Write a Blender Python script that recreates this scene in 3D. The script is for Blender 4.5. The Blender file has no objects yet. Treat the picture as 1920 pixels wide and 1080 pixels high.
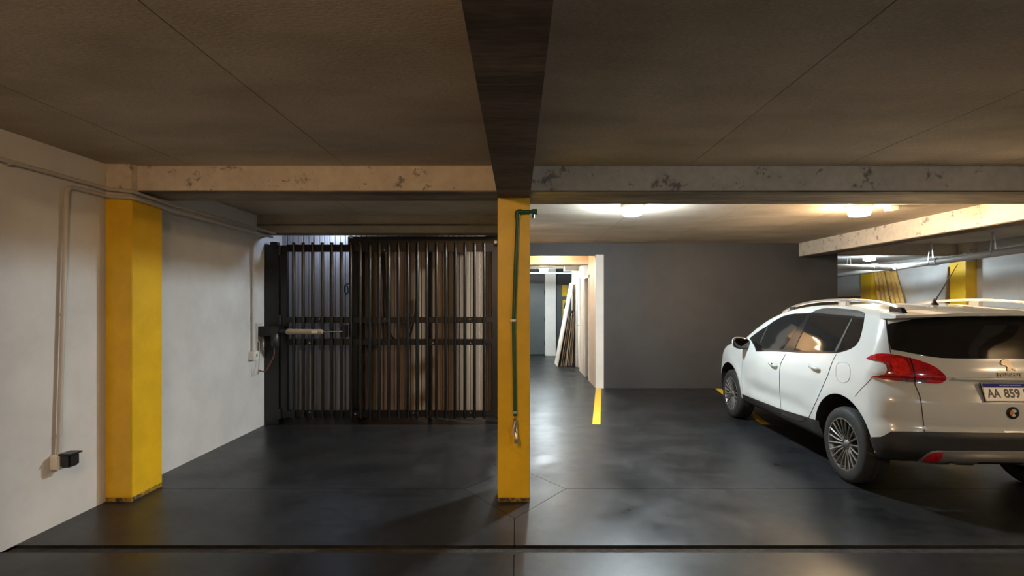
import bpy, bmesh, math, random
import numpy as np
from mathutils import Vector, Matrix
from mathutils.geometry import delaunay_2d_cdt
random.seed(7)
sc = bpy.context.scene
COL = sc.collection

# ------------------------------------------------------------------ camera
F, CX, CY, H = 985.0, 970.0, 568.0, 1.53          # focal length (px), principal point (px), eye height (m)
cam_d = bpy.data.cameras.new('camera'); cam = bpy.data.objects.new('camera', cam_d); COL.objects.link(cam)
cam.location = (0, 0, H); cam.rotation_euler = (math.pi/2, 0, 0)
cam_d.sensor_width = 36; cam_d.lens = F/1920*36
cam_d.shift_x = (960-CX)/1920; cam_d.shift_y = (CY-540)/1920
cam_d.clip_start = .05; cam_d.clip_end = 60
sc.camera = cam

# ------------------------------------------------------------------ world and exposure
w = bpy.data.worlds.new('world'); sc.world = w; w.use_nodes = True
bg = w.node_tree.nodes['Background']; bg.inputs[0].default_value = (.55, .62, .75, 1); bg.inputs[1].default_value = .004
sc.view_settings.view_transform = 'Standard'; sc.view_settings.look = 'None'
sc.view_settings.gamma = 1; sc.view_settings.use_curve_mapping = False
sc.view_settings.exposure = 1.5
COLD = (.80, .93, 1.0); WARM = (1.0, .70, .40)
P_COLD, P_WARM, P_FRONT_WARM, P_FRONT_COLD, P_FAR, P_OUT = 390, 250, 185, 100, 230, 40

# ------------------------------------------------------------------ materials
def mat(name, col, rough=.6, metal=0., var=0., scale=3., bump=0., bscale=40., col2=None, stretch=(1,1,1), spec=.5,
        coat=0., rvar=0., contrast=(.35,.65), emit=None, estr=0., fine=0., fscale=60., spots=0., sscale=9., sth=.64):
    m = bpy.data.materials.new(name); m.use_nodes = True
    nt = m.node_tree; b = nt.nodes['Principled BSDF']
    b.inputs['Base Color'].default_value = (*col, 1); b.inputs['Roughness'].default_value = rough
    b.inputs['Metallic'].default_value = metal; b.inputs['Specular IOR Level'].default_value = spec
    if coat: b.inputs['Coat Weight'].default_value = coat; b.inputs['Coat Roughness'].default_value = .04
    if emit: b.inputs['Emission Color'].default_value = (*emit, 1); b.inputs['Emission Strength'].default_value = estr
    if var or bump or rvar or col2:
        g = nt.nodes.new('ShaderNodeNewGeometry'); mp = nt.nodes.new('ShaderNodeMapping'); mp.inputs['Scale'].default_value = stretch
        nt.links.new(g.outputs['Position'], mp.inputs['Vector'])
        n = nt.nodes.new('ShaderNodeTexNoise'); n.inputs['Scale'].default_value = scale; n.inputs['Detail'].default_value = 8; n.inputs['Roughness'].default_value = .62
        nt.links.new(mp.outputs[0], n.inputs['Vector'])
        r = nt.nodes.new('ShaderNodeValToRGB'); r.color_ramp.elements[0].position = contrast[0]; r.color_ramp.elements[1].position = contrast[1]
        nt.links.new(n.outputs['Fac'], r.inputs['Fac'])
        c2 = col2 or tuple(max(0, c*(1-var)) for c in col); c1 = col if col2 else tuple(c*(1+var*.5) for c in col)
        r.color_ramp.elements[0].color = (*c2, 1); r.color_ramp.elements[1].color = (*c1, 1)
        out = r.outputs['Color']
        if fine:
            n3 = nt.nodes.new('ShaderNodeTexNoise'); n3.inputs['Scale'].default_value = fscale; n3.inputs['Detail'].default_value = 3
            nt.links.new(mp.outputs[0], n3.inputs['Vector'])
            mr3 = nt.nodes.new('ShaderNodeMapRange'); mr3.inputs['From Min'].default_value = .3; mr3.inputs['From Max'].default_value = .7
            mr3.inputs['To Min'].default_value = 1-fine; mr3.inputs['To Max'].default_value = 1+fine*.4
            nt.links.new(n3.outputs['Fac'], mr3.inputs['Value'])
            mx = nt.nodes.new('ShaderNodeVectorMath'); mx.operation = 'SCALE'
            nt.links.new(out, mx.inputs[0]); nt.links.new(mr3.outputs[0], mx.inputs['Scale']); out = mx.outputs[0]
        if spots:
            n4 = nt.nodes.new('ShaderNodeTexNoise'); n4.inputs['Scale'].default_value = sscale; n4.inputs['Detail'].default_value = 7; n4.inputs['Roughness'].default_value = .75
            nt.links.new(mp.outputs[0], n4.inputs['Vector'])
            mr4 = nt.nodes.new('ShaderNodeMapRange'); mr4.inputs['From Min'].default_value = sth; mr4.inputs['From Max'].default_value = sth+.06
            mr4.inputs['To Min'].default_value = 1; mr4.inputs['To Max'].default_value = 1-spots
            nt.links.new(n4.outputs['Fac'], mr4.inputs['Value'])
            mx4 = nt.nodes.new('ShaderNodeVectorMath'); mx4.operation = 'SCALE'
            nt.links.new(out, mx4.inputs[0]); nt.links.new(mr4.outputs[0], mx4.inputs['Scale']); out = mx4.outputs[0]
        nt.links.new(out, b.inputs['Base Color'])
        if rvar:
            mr = nt.nodes.new('ShaderNodeMapRange'); mr.inputs['To Min'].default_value = rough-rvar; mr.inputs['To Max'].default_value = rough+rvar
            mr.inputs['From Min'].default_value = .3; mr.inputs['From Max'].default_value = .7
            nt.links.new(n.outputs['Fac'], mr.inputs['Value']); nt.links.new(mr.outputs[0], b.inputs['Roughness'])
        if bump:
            n2 = nt.nodes.new('ShaderNodeTexNoise'); n2.inputs['Scale'].default_value = bscale; n2.inputs['Detail'].default_value = 6
            nt.links.new(mp.outputs[0], n2.inputs['Vector'])
            bp = nt.nodes.new('ShaderNodeBump'); bp.inputs['Strength'].default_value = bump; bp.inputs['Distance'].default_value = .01
            nt.links.new(n2.outputs['Fac'], bp.inputs['Height']); nt.links.new(bp.outputs[0], b.inputs['Normal'])
    return m

M = {}
M['concrete'] = mat('raw concrete', (.48,.41,.325), .8, var=.24, scale=1.2, bump=.2, bscale=60, fine=.20, fscale=70, spots=.3, sscale=5, sth=.66, stretch=(.7,1.5,1))
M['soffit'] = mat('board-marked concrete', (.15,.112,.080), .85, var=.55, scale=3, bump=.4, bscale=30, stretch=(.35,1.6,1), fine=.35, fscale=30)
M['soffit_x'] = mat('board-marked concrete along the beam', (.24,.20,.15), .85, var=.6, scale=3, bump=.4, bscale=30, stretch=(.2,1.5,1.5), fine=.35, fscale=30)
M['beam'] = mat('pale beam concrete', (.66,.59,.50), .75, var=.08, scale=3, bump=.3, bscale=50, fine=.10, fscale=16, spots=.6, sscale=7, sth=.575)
M['white_wall'] = mat('white wall paint', (.63,.63,.62), .75, var=.10, scale=2, bump=.08, bscale=90)
M['white_paint'] = mat('white gloss paint', (.74,.74,.72), .6, var=.06, scale=3)
M['dark_wall'] = mat('dark grey wall paint', (.037,.038,.041), .55, var=.22, scale=1.4, bump=.1, bscale=70)
M['yellow'] = mat('yellow pillar paint', (.82,.50,.014), .38, var=.10, scale=5, bump=.08, bscale=30)
M['yellow_worn'] = mat('worn yellow paint', (.42,.25,.02), .7, col2=(.05,.04,.025), scale=22, contrast=(.42,.58))
M['peach'] = mat('cream corridor paint', (.72,.60,.48), .7, var=.06)
M['floor'] = mat('polished black concrete', (.024,.025,.027), .37, scale=1.7, rvar=.10, col2=(.010,.0105,.0115), bump=.05, bscale=16, fine=.4, fscale=14, spec=.42, contrast=(.30,.72))
M['joint'] = mat('joint filler', (.006,.006,.006), .8)
M['channel'] = mat('dirty channel concrete', (.028,.024,.02), .9, var=.6, scale=20, bump=.6, bscale=60)
M['line'] = mat('yellow line paint', (.80,.55,.02), .6, var=.12, scale=20)
M['black_steel'] = mat('black painted steel', (.004,.0043,.005), .36, var=.2, scale=20)
M['bar_steel'] = mat('glossy black bar paint', (.003,.0032,.004), .24, var=.2, scale=20, spec=.5)
M['bolt'] = mat('zinc bolt', (.6,.6,.58), .35, .9)
M['ribbed'] = mat('ribbed beige cladding', (.35,.245,.165), .75, var=.35, scale=14, stretch=(2.2,2.2,.03), fine=.2, fscale=6)
M['rib_white'] = mat('pale ribbed cladding', (.42,.42,.44), .75, var=.2, scale=10, stretch=(2,2,.05))
M['grey_pvc'] = mat('grey conduit plastic', (.50,.48,.45), .45, var=.08)
M['pipe'] = mat('grey drain pipe plastic', (.46,.44,.41), .4, var=.1, scale=8)
M['green'] = mat('green water pipe plastic', (.012,.095,.032), .4, var=.15, scale=20)
M['pale_green'] = mat('pale green pipe', (.25,.42,.33), .45, var=.1)
M['brass'] = mat('tarnished chrome tap', (.55,.50,.42), .28, .95)
M['tan'] = mat('tan actuator housing', (.42,.33,.215), .5, var=.1, scale=10)
M['white_plastic'] = mat('white plastic', (.74,.73,.69), .4, var=.03)
M['black_plastic'] = mat('black plastic', (.012,.012,.013), .4, var=.1)
M['brown_cable'] = mat('brown cable', (.16,.06,.035), .5, var=.1)
M['blue'] = mat('blue plastic', (.01,.10,.25), .5, var=.1)
M['door_grey'] = mat('grey door paint', (.075,.09,.092), .45, var=.12, scale=2)
M['board_white'] = mat('white faced board', (.66,.65,.60), .6, var=.08)
M['chip'] = mat('bare chipboard', (.38,.27,.175), .8, var=.3, scale=30)
M['chip_dark'] = mat('weathered chipboard', (.22,.15,.10), .8, var=.3, scale=30)
M['pine'] = mat('yellow pine plank', (.72,.44,.12), .6, var=.3, scale=6, stretch=(6,6,.6))
M['red_sign'] = mat('sign ink', (.02,.02,.02), .6, var=.05)
# car
M['car_white'] = mat('white car lacquer', (.53,.54,.525), .22, var=.02, scale=2, coat=.8)
M['car_glass'] = mat('tinted car glass', (.010,.0095,.009), .045, var=.05, spec=.6)
M['car_black'] = mat('gloss black car trim', (.014,.013,.013), .16, var=.05)
M['clad'] = mat('grey black car cladding', (.012,.012,.012), .5, var=.15, scale=30, bump=.15, bscale=400)
M['well'] = mat('black wheel well lining', (.006,.006,.006), .9, var=.1)
M['seam'] = mat('dark panel gap', (.02,.019,.018), .8, var=.1)
M['seam_soft'] = mat('grey panel gap', (.36,.36,.35), .7, var=.1)
M['chrome_dark'] = mat('darkened chrome', (.11,.095,.078), .34, 1., var=.05)
M['chrome'] = mat('chrome', (.78,.77,.75), .10, 1., var=.02)
M['silver'] = mat('satin silver rail', (.70,.69,.68), .28, .9, var=.04)
M['cap_grey'] = mat('satin grey roof cap', (.045,.041,.037), .45, .0, spec=.3, var=.05)
M['red_lens'] = mat('red lamp lens', (.42,.006,.010), .10, var=.35, scale=30, coat=1., contrast=(.4,.6))
M['dark_lens'] = mat('dark clear lens', (.10,.095,.09), .08, var=.6, scale=60, coat=1.)
M['tyre'] = mat('tyre rubber', (.014,.0135,.013), .75, var=.2, scale=30, bump=.2, bscale=120)
M['mirror'] = mat('door mirror glass', (.10,.09,.08), .06, 1., var=.02)
M['red_core'] = mat('bright red lamp core', (.72,.018,.012), .12, var=.3, scale=40, coat=1.)
M['alloy'] = mat('machined alloy', (.24,.235,.225), .34, .75, var=.08)
M['alloy_dark'] = mat('dark alloy', (.02,.02,.02), .5, .3, var=.1)
M['plate'] = mat('plate white', (.72,.71,.66), .4, var=.03)
M['plate_blue'] = mat('plate blue', (.005,.018,.21), .5, var=.03, spec=.1)
M['ink'] = mat('black ink', (.008,.008,.008), .5, var=.03)
M['badge_a'] = mat('badge orange', (.65,.22,.02), .4, var=.3, scale=80)
M['badge_b'] = mat('badge pale', (.55,.62,.66), .4, var=.2, scale=80)

# ------------------------------------------------------------------ mesh helpers
BASE = {}
def tag(o, label=None, cat=None, group=None, kind=None):
    if label: o['label'] = label
    if cat: o['category'] = cat
    if group: o['group'] = group
    if kind: o['kind'] = kind
    return o
def empty(name, loc, label, cat, group=None, kind=None, local=False):
    o = bpy.data.objects.new(name, None); COL.objects.link(o); o.location = loc; o.empty_display_size = .1
    BASE[o.name] = Vector((0,0,0)) if local else Vector(loc)
    return tag(o, label, cat, group, kind)
def link(name, me, mt, parent=None, smooth=False, recentre=True):
    c = Vector((0,0,0))
    if recentre and len(me.vertices):
        co = np.empty(len(me.vertices)*3); me.vertices.foreach_get('co', co); co = co.reshape(-1,3)
        c = Vector(((co[:,0].min()+co[:,0].max())/2, (co[:,1].min()+co[:,1].max())/2, co[:,2].min() if parent is None else (co[:,2].min()+co[:,2].max())/2))
        co -= np.array(c); me.vertices.foreach_set('co', co.ravel())
    o = bpy.data.objects.new(name, me); COL.objects.link(o)
    for m in (mt if isinstance(mt, (list,tuple)) else [mt]): me.materials.append(M[m] if isinstance(m, str) else m)
    if smooth: me.shade_smooth()
    BASE[o.name] = c
    if parent: o.parent = parent; o.location = c - BASE[parent.name]
    else: o.location = c
    me.update(); return o
def mesh_py(name, vs, fs): me = bpy.data.meshes.new(name); me.from_pydata([tuple(v) for v in vs], [], fs); me.update(); return me
def pyobj(name, vs, fs, mt, parent=None, smooth=False): return link(name, mesh_py(name, vs, fs), mt, parent, smooth)
def bm_obj(name, bm, mt, parent=None, smooth=False, sharp=None):
    bmesh.ops.recalc_face_normals(bm, faces=bm.faces)
    me = bpy.data.meshes.new(name); bm.to_mesh(me); bm.free()
    if smooth: me.shade_smooth()
    if sharp: me.set_sharp_from_angle(angle=math.radians(sharp))
    return link(name, me, mt, parent, False)
def bm_box(bm, x0,x1,y0,y1,z0,z1, bev=0):
    r = bmesh.ops.create_cube(bm, size=1)
    for v in r['verts']: v.co = Vector(((x0+x1)/2+v.co.x*(x1-x0), (y0+y1)/2+v.co.y*(y1-y0), (z0+z1)/2+v.co.z*(z1-z0)))
    if bev:
        es = list({e for v in r['verts'] for e in v.link_edges}); bmesh.ops.bevel(bm, geom=es, offset=bev, segments=2, affect='EDGES')
def box(name, x0,x1,y0,y1,z0,z1, mt, parent=None, bev=0):
    bm = bmesh.new(); bm_box(bm, x0,x1,y0,y1,z0,z1, bev); return bm_obj(name, bm, mt, parent, smooth=bool(bev), sharp=40 if bev else None)
def prism(name, poly, z0, z1, mt, parent=None):
    n = len(poly); vs = [(x,y,z0) for x,y in poly]+[(x,y,z1) for x,y in poly]
    fs = [tuple(range(n-1,-1,-1)), tuple(range(n,2*n))]+[(i,(i+1)%n,n+(i+1)%n,n+i) for i in range(n)]
    return pyobj(name, vs, fs, mt, parent)
def obox(name, a, b, wdir, wid, thk, mt, parent=None):
    """box running from a to b, `wid` wide along wdir, `thk` thick"""
    a, b, wd = Vector(a), Vector(b), Vector(wdir).normalized(); d = (b-a).normalized(); wd = (wd-d*wd.dot(d)).normalized(); n = d.cross(wd)
    vs = [p+wd*(i*wid/2)+n*(j*thk/2) for p in (a,b) for i,j in ((-1,-1),(1,-1),(1,1),(-1,1))]
    fs = [(3,2,1,0),(4,5,6,7),(0,1,5,4),(1,2,6,5),(2,3,7,6),(3,0,4,7)]
    return pyobj(name, vs, fs, mt, parent)
def fillet(pts, r=.06, n=5):
    pts = [Vector(p) for p in pts]; out = [pts[0]]
    for a,b,c in zip(pts, pts[1:], pts[2:]):
        d1, d2 = (a-b), (c-b); q = min(r, d1.length*.45, d2.length*.45); p1 = b+d1.normalized()*q; p2 = b+d2.normalized()*q
        for i in range(n+1): t = i/n; out.append(p1*(1-t)**2+b*2*t*(1-t)+p2*t*t)
    return out+[pts[-1]]
def catmull(pts, n=6, closed=False):
    pts = [Vector(p) for p in pts]; m = len(pts); out = []
    rng = range(m if closed else m-1)
    for i in rng:
        if closed: a,b,c,d = pts[i-1],pts[i],pts[(i+1)%m],pts[(i+2)%m]
        else: a,b,c,d = pts[max(i-1,0)],pts[i],pts[i+1],pts[min(i+2,m-1)]
        for k in range(n):
            t = k/n; out.append(.5*((2*b)+(c-a)*t+(2*a-5*b+4*c-d)*t*t+(3*b-a-3*c+d)*t**3))
    if not closed: out.append(pts[-1])
    return out
def bm_tube(bm, pts, r, seg=8):
    pts = [Vector(p) for p in pts]; rings = []; up = None
    for i,p in enumerate(pts):
        t = (pts[min(i+1,len(pts)-1)]-pts[max(i-1,0)]).normalized()
        if up is None: up = Vector((0,0,1)) if abs(t.z) < .9 else Vector((0,1,0))
        s = t.cross(up).normalized(); up = s.cross(t).normalized()
        rr = r[i] if isinstance(r,(list,tuple)) else r
        rings.append([bm.verts.new(p+(s*math.cos(2*math.pi*k/seg)+up*math.sin(2*math.pi*k/seg))*rr) for k in range(seg)])
    for A,B in zip(rings, rings[1:]):
        for k in range(seg): bm.faces.new((A[k],A[(k+1)%seg],B[(k+1)%seg],B[k]))
    bm.faces.new(rings[0][::-1]); bm.faces.new(rings[-1])
def tube(name, pts, r, mt, parent=None, seg=8):
    bm = bmesh.new(); bm_tube(bm, pts, r, seg); return bm_obj(name, bm, mt, parent, True, 50)
def bm_lathe(bm, prof, c, axis='Z', seg=24, cap=True):
    c = Vector(c); rings = []
    for r,h in prof:
        ring = []
        for k in range(seg):
            a = 2*math.pi*k/seg; x,y = r*math.cos(a), r*math.sin(a)
            ring.append(bm.verts.new(c+(Vector((x,y,h)) if axis=='Z' else Vector((h,x,y)) if axis=='X' else Vector((y,h,x)))))
        rings.append(ring)
    for A,B in zip(rings, rings[1:]):
        for k in range(seg): bm.faces.new((A[k],A[(k+1)%seg],B[(k+1)%seg],B[k]))
    if cap: bm.faces.new(rings[0]); bm.faces.new(rings[-1])
def lathe(name, prof, c, mt, parent=None, axis='Z', seg=24, cap=True, sharp=40):
    bm = bmesh.new(); bm_lathe(bm, prof, c, axis, seg, cap); return bm_obj(name, bm, mt, parent, True, sharp)
def at(px, py, Y): return Vector(((px-CX)*Y/F, Y, H-(py-CY)*Y/F))
def gY(py): return F*H/(py-CY)
def struct(o, label, cat='wall'): return tag(o, label, cat, kind='structure')

# ------------------------------------------------------------------ key dimensions
ZC = 2.60                                   # ceiling
XL, XR = -3.17, 8.20                        # side walls
YP0, YP1 = 4.04, 4.39                       # pillar line
YB = 9.42                                   # dark back wall
YW_ = 7.09
YG = 6.60                                   # gate plane
YBACK, YEND = -4.0, 15.6

# ------------------------------------------------------------------ floor
J = -.02
def inset(poly, d):
    n = len(poly); out = []
    for i in range(n):
        a,b,c = Vector(poly[i-1]),Vector(poly[i]),Vector(poly[(i+1)%n])
        n1 = Vector((-(b-a).y,(b-a).x)).normalized(); n2 = Vector((-(c-b).y,(c-b).x)).normalized()
        m = (n1+n2); m = m/max(m.length_squared,1e-6)*2*d*1.0; out.append(tuple(b+m))
    return out
fl = box('floor', XL-.2, XR+.2, YBACK-.2, YEND+.2, -.16, -.03, 'joint'); struct(fl, 'black polished concrete floor of the garage', 'floor')
ch0, ch1, yd, yf, yk, xr_, xl_ = gY(1036.5), gY(1022.5), gY(916.5), gY(972), 4.91, .40, -.44
slabs = [[(XL,YBACK),(J,YBACK),(J,ch0),(XL,ch0)], [(J,YBACK),(XR,YBACK),(XR,ch0),(J,ch0)],
         [(XL,ch1),(J,ch1),(J,yf),(xl_,yd),(XL,yd)], [(J,ch1),(XR,ch1),(XR,yd),(xr_,yd),(J,yf)],
         [(J,yf),(xr_,yd),(J,yk),(xl_,yd)], [(XL,yd),(xl_,yd),(J,yk),(J,6.58),(XL,6.58)],
         [(xr_,yd),(XR,yd),(XR,6.58),(J,6.58),(J,yk)], [(XL,6.58),(XR,6.58),(XR,YEND),(XL,YEND)]]
for s in slabs: prism('floor_slab', inset(s, .0022), -.03, 0, 'floor', fl)
box('drain_channel', XL, XR, ch0+.002, ch1-.002, -.03, -.016, 'channel', fl)

# ------------------------------------------------------------------ ceiling
ce = box('ceiling', XL-.2, XR+.2, YBACK-.2, YEND+.2, ZC+.02, ZC+.15, 'joint'); struct(ce, 'raw concrete ceiling with formwork joints', 'ceiling')
def cpanels(xs, y0, y1):
    for a,b in zip(xs, xs[1:]): box('ceiling_panel', a+.003, b-.003, y0+.002, y1-.002, ZC, ZC+.02, 'concrete', ce)
cpanels([XL,-2.54,-1.34,-.02], YBACK, 4.3); cpanels([-.02,1.34,2.54,3.74,5.18,6.6,XR], YBACK, 4.3)
cpanels([XL,-1.9,-.02], 4.3, 6.6); cpanels([-.02,1.34,2.54,3.74,5.18], 4.3, 7.12); cpanels([-.02,1.34,2.54,3.74,5.18], 7.12, 8.25); cpanels([-.02,1.34,2.54,3.74,5.18], 8.25, YB+.2)
cpanels([5.18,6.6,XR], 4.3, YB+.3); cpanels([-.2,XR], YB+.3, YEND); cpanels([XL,-.02], 6.6, YW_+.1)

# ------------------------------------------------------------------ beams
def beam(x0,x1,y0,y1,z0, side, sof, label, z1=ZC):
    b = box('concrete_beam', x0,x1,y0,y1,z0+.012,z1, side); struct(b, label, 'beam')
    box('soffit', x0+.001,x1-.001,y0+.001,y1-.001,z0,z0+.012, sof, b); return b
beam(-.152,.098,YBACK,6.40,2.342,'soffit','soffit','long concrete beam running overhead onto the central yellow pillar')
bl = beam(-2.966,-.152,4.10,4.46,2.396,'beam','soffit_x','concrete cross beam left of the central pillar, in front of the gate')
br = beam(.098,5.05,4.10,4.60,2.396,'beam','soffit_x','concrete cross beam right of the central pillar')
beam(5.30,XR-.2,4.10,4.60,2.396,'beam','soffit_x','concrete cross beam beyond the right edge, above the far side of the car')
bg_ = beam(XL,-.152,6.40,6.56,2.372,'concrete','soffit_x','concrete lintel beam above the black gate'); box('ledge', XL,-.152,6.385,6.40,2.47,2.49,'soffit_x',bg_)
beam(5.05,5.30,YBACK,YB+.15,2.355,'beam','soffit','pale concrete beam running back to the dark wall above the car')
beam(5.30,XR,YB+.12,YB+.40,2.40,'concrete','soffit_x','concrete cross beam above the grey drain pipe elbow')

# ------------------------------------------------------------------ walls
wl = box('wall_left', XL-.2,XL,YBACK,YG+.1,0,ZC,'white_wall'); struct(wl,'white painted left wall with surface conduits')
wr = box('wall_right', XR,XR+.2,YBACK,YEND,0,ZC,'white_wall'); struct(wr,'white right wall beyond the parked car')
box('groove_trim', XR-.006,XR,12.3,14.4,1.655,1.685,'door_grey',wr)
wb = box('wall_rear', XL-.2,XR+.2,YBACK-.2,YBACK,0,ZC,'white_wall'); struct(wb,'white wall behind the viewpoint')
wd = box('wall_back', 1.55,5.74,YB+.004,YB+.20,0,ZC,'joint'); struct(wd,'dark grey painted wall in front of the car')
zs = [0,.70,1.92,ZC]
for a,b in zip(zs,zs[1:]): box('wall_panel',1.552,5.74,YB,YB+.01,a+.0012,b-.0012,'dark_wall',wd)
box('wall_panel',5.7395,5.742,YB,YB+.2,0,ZC,'dark_wall',wd)
hd = box('wall_header', -.2,1.55,YB,YB+.20,2.39,ZC,'dark_wall'); struct(hd,'dark grey wall strip above the corridor opening')
jb = box('wall_jamb', 1.405,1.549,YB-.004,YB+.20,0,2.395,'white_paint'); struct(jb,'white painted wall end at the corridor opening')
wv = box('wall_divider', -.20,-.02,6.9,YEND,0,ZC,'peach'); struct(wv,'wall between the gate passage and the corridor')
# corridor right wall with two door openings
XC = 1.405
cw = empty('wall_corridor',(XC,YB+.2,0),'cream corridor wall with two doorways behind the white jamb','wall',kind='structure')
d0,d1,d2,d3 = 10.25,10.95,11.75,12.6
for a,b in ((YB+.2,d0),(d1,d2),(d3,13.6)): box('wall_section',XC,XC+.15,a,b,0,ZC,'peach',cw)
for a,b in ((d0,d1),(d2,d3)): box('lintel',XC,XC+.15,a,b,2.08,ZC,'peach',cw)
wc = box('wall_corridor_inner', XC+1.6,XC+1.7,YB+.2,YEND,0,ZC,'peach'); struct(wc,'room wall seen through the corridor doorway')
def corridor_door(n,y0,y1,label,m,open_=0):
    r = empty(f'door_{n}',(XC+.05,y0,0),label,'door',kind='structure')
    for yy in (y0,y1-.05): box('door_jamb',XC-.012,XC+.13,yy,yy+.05,0,2.08,'white_paint',r)
    box('door_head',XC-.012,XC+.13,y0,y1,2.03,2.08,'white_paint',r)
    if open_: obox('door_leaf',(XC+.12,y1-.06,1.02),(XC+.72,y1+.02,1.02),(0,0,1),2.0,.04,m,r)
    else:
        lf = box('door_leaf',XC+.04,XC+.08,y0+.05,y1-.05,.01,2.03,m,r); tube('door_handle',[(XC+.04,y0+.11,1.02),(XC-.02,y0+.11,1.02),(XC-.02,y0+.22,1.02)],.01,'chrome',lf)
corridor_door(1,d0,d1,'open cream doorway nearest the white wall end','peach',1)
corridor_door(2,d2,d3,'white door further down the corridor beside the leaning boards','white_paint')
cb = box('concrete_beam', -.02,XC,10.35,10.6,2.29,ZC,'peach'); struct(cb,'cream painted beam across the corridor behind the opening','beam')
cb2 = box('concrete_beam', -.02,XC+.4,11.6,11.75,2.36,ZC,'soffit_x'); struct(cb2,'dark concrete beam across the corridor above the leaning boards','beam')
we = box('wall_end', -.2,XR,YEND-.05,YEND+.1,0,ZC,'dark_wall'); struct(we,'dark end wall of the corridor')
wf = box('wall_partition', XC+1.7,XR,14.45,14.6,0,ZC,'white_wall'); struct(wf,'white wall at the far end of the right bay')
cl = box('ceiling_rear_bay',5.30,XR,YB+.40,14.5,2.44,ZC-.01,'white_wall'); struct(cl,'lower pale ceiling of the rear bay right of the dark wall','ceiling')
# corridor end door, white pilaster
ed = empty('door_3',(.4,15.4,0),'grey steel door at the end of the corridor','door',kind='structure')
p = at(994,600,15.4); box('door_leaf',-.02,at(1021.5,0,15.4).x,15.40,15.45,.02,2.10,'door_grey',ed)
for zz in (.35,1.05,1.85): lathe('hinge',[(.015,-.06),(.015,.06)],(at(1021,0,15.38).x,15.385,zz),'black_steel',ed,seg=8)
box('transom',-.02,at(1021.5,0,15.4).x,15.42,15.45,2.10,2.33,'dark_wall',ed)
pl_ = box('wall_pilaster', at(1022,0,15.2).x,at(1042,0,15.2).x,15.2,15.5,0,ZC,'white_paint'); struct(pl_,'white pilaster beside the grey corridor door','pillar')
sd = empty('door_4',(1.3,15.5,0),'dark grey door leaf with a yellow sign behind the leaning boards','door',kind='structure')
box('door_leaf',at(1043,0,15.45).x,1.9,15.44,15.5,.02,2.07,'door_grey',sd)
s1 = box('warning_sign',at(1054,0,15.42).x,at(1064,0,15.42).x,15.425,15.44,1.72,2.05,'line',sd)
s2 = box('warning_sign',at(1055,0,15.42).x,at(1064,0,15.42).x,15.425,15.44,1.10,1.62,'line',sd)
zt = 1.36
pyobj('sign_symbol',[(at(1056,0,15.42).x,15.423,zt),(at(1063,0,15.42).x,15.423,zt),(at(1059.5,0,15.42).x,15.423,zt+.2),(at(1056,0,15.42).x,15.426,zt),(at(1063,0,15.42).x,15.426,zt),(at(1059.5,0,15.42).x,15.426,zt+.2)],[(0,1,2),(5,4,3),(0,3,4,1),(1,4,5,2),(2,5,3,0)],'ink',s2)

# ------------------------------------------------------------------ yellow pillars
def pillar(x0,x1,y0,y1,label,zt=2.342,cap=True,worn=True,lo=.0):
    o = box('yellow_pillar',x0,x1,y0,y1,.03 if worn else 0,zt,'yellow',bev=.006); struct(o,label,'pillar')
    if worn: box('worn_base',x0+.002,x1-.002,y0+.002,y1-.002,0,.03,'yellow_worn',o)
    if cap: box('concrete_head',x0+.002,x1-.002,y0+.002,y1-.002,zt,ZC,'beam',o)
    return o
pillar(-.152,.098,YP0,YP1,'central yellow pillar carrying the green water pipe and tap',zt=2.341,cap=False)
pillar(XL,-2.966,YP0,YP1,'yellow pillar against the left wall beside the grey conduits',zt=2.345)
pillar(5.05,5.30,YP0,YP1,'yellow pillar just outside the frame, on the far side of the car',zt=2.354,cap=False)
pillar(XR-.2,XR,9.37,9.72,'yellow pillar on the right wall, nearer of the two beyond the car',zt=2.28,worn=False)
pillar(XR-.2,XR,11.87,12.25,'yellow pillar behind the leaning pine planks, further of the two beyond the car',zt=2.30,worn=False)

# ------------------------------------------------------------------ parking lines
def line(a,b,label):
    a,b = Vector((*a,0)),Vector((*b,0)); o = obox('parking_line',a+Vector((0,0,.0012)),b+Vector((0,0,.0012)),(1,0,0),.10,.0022,'line')
    tag(o,label,'floor marking','yellow parking lines')
line((1.455,9.40),(.995,6.62),'yellow painted line on the floor from the white wall end')
line((3.58,9.38),(3.13,6.62),'yellow painted line running beneath the front of the car')

# ------------------------------------------------------------------ ceiling lamps
def bulkhead(x,y,z,colr,power,label,s=1.,jbox=False,grp='round ceiling lamps'):
    r = empty('ceiling_lamp',(x,y,z-.12*s),label,'lamp',grp)
    lathe('lamp_base',[(.05*s,0),(.125*s,0),(.13*s,-.012*s),(.125*s,-.035*s),(.06*s,-.036*s)],(x,y,z),'white_plastic',r,seg=28)
    em = mat('lamp glow '+label[:18],(.9,.9,.88),.4,emit=colr,estr=power,var=.01)
    lathe('diffuser',[(.095*s,-.035*s),(.108*s,-.042*s),(.108*s,-.085*s),(.098*s,-.105*s),(.07*s,-.114*s),(.03*s,-.116*s)],(x,y,z),em,r,seg=20)
    if jbox:
        tube('lamp_conduit',[(x+.11,y,z-.012),(x+.32,y,z-.012)],.011,'white_plastic',r)
        box('junction_box',x+.30,x+.40,y-.05,y+.05,z-.05,z-.001,'white_plastic',r,bev=.006)
    return r
bulkhead(1.257,5.76,ZC,COLD,P_COLD,'cold white round lamp on the ceiling right of the central pillar')
bulkhead(3.77,5.79,ZC,WARM,P_WARM,'warm white round lamp on the ceiling above the car bonnet',jbox=True)
bulkhead(6.76,10.09,2.44,COLD,P_FAR*.62,'small cold lamp glowing above the drain pipe beyond the dark wall',s=.9)
bulkhead(.64,12.75,2.36+.03,COLD,P_FAR,'bright cold lamp in the corridor above the grey steel door',s=.9)
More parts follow.
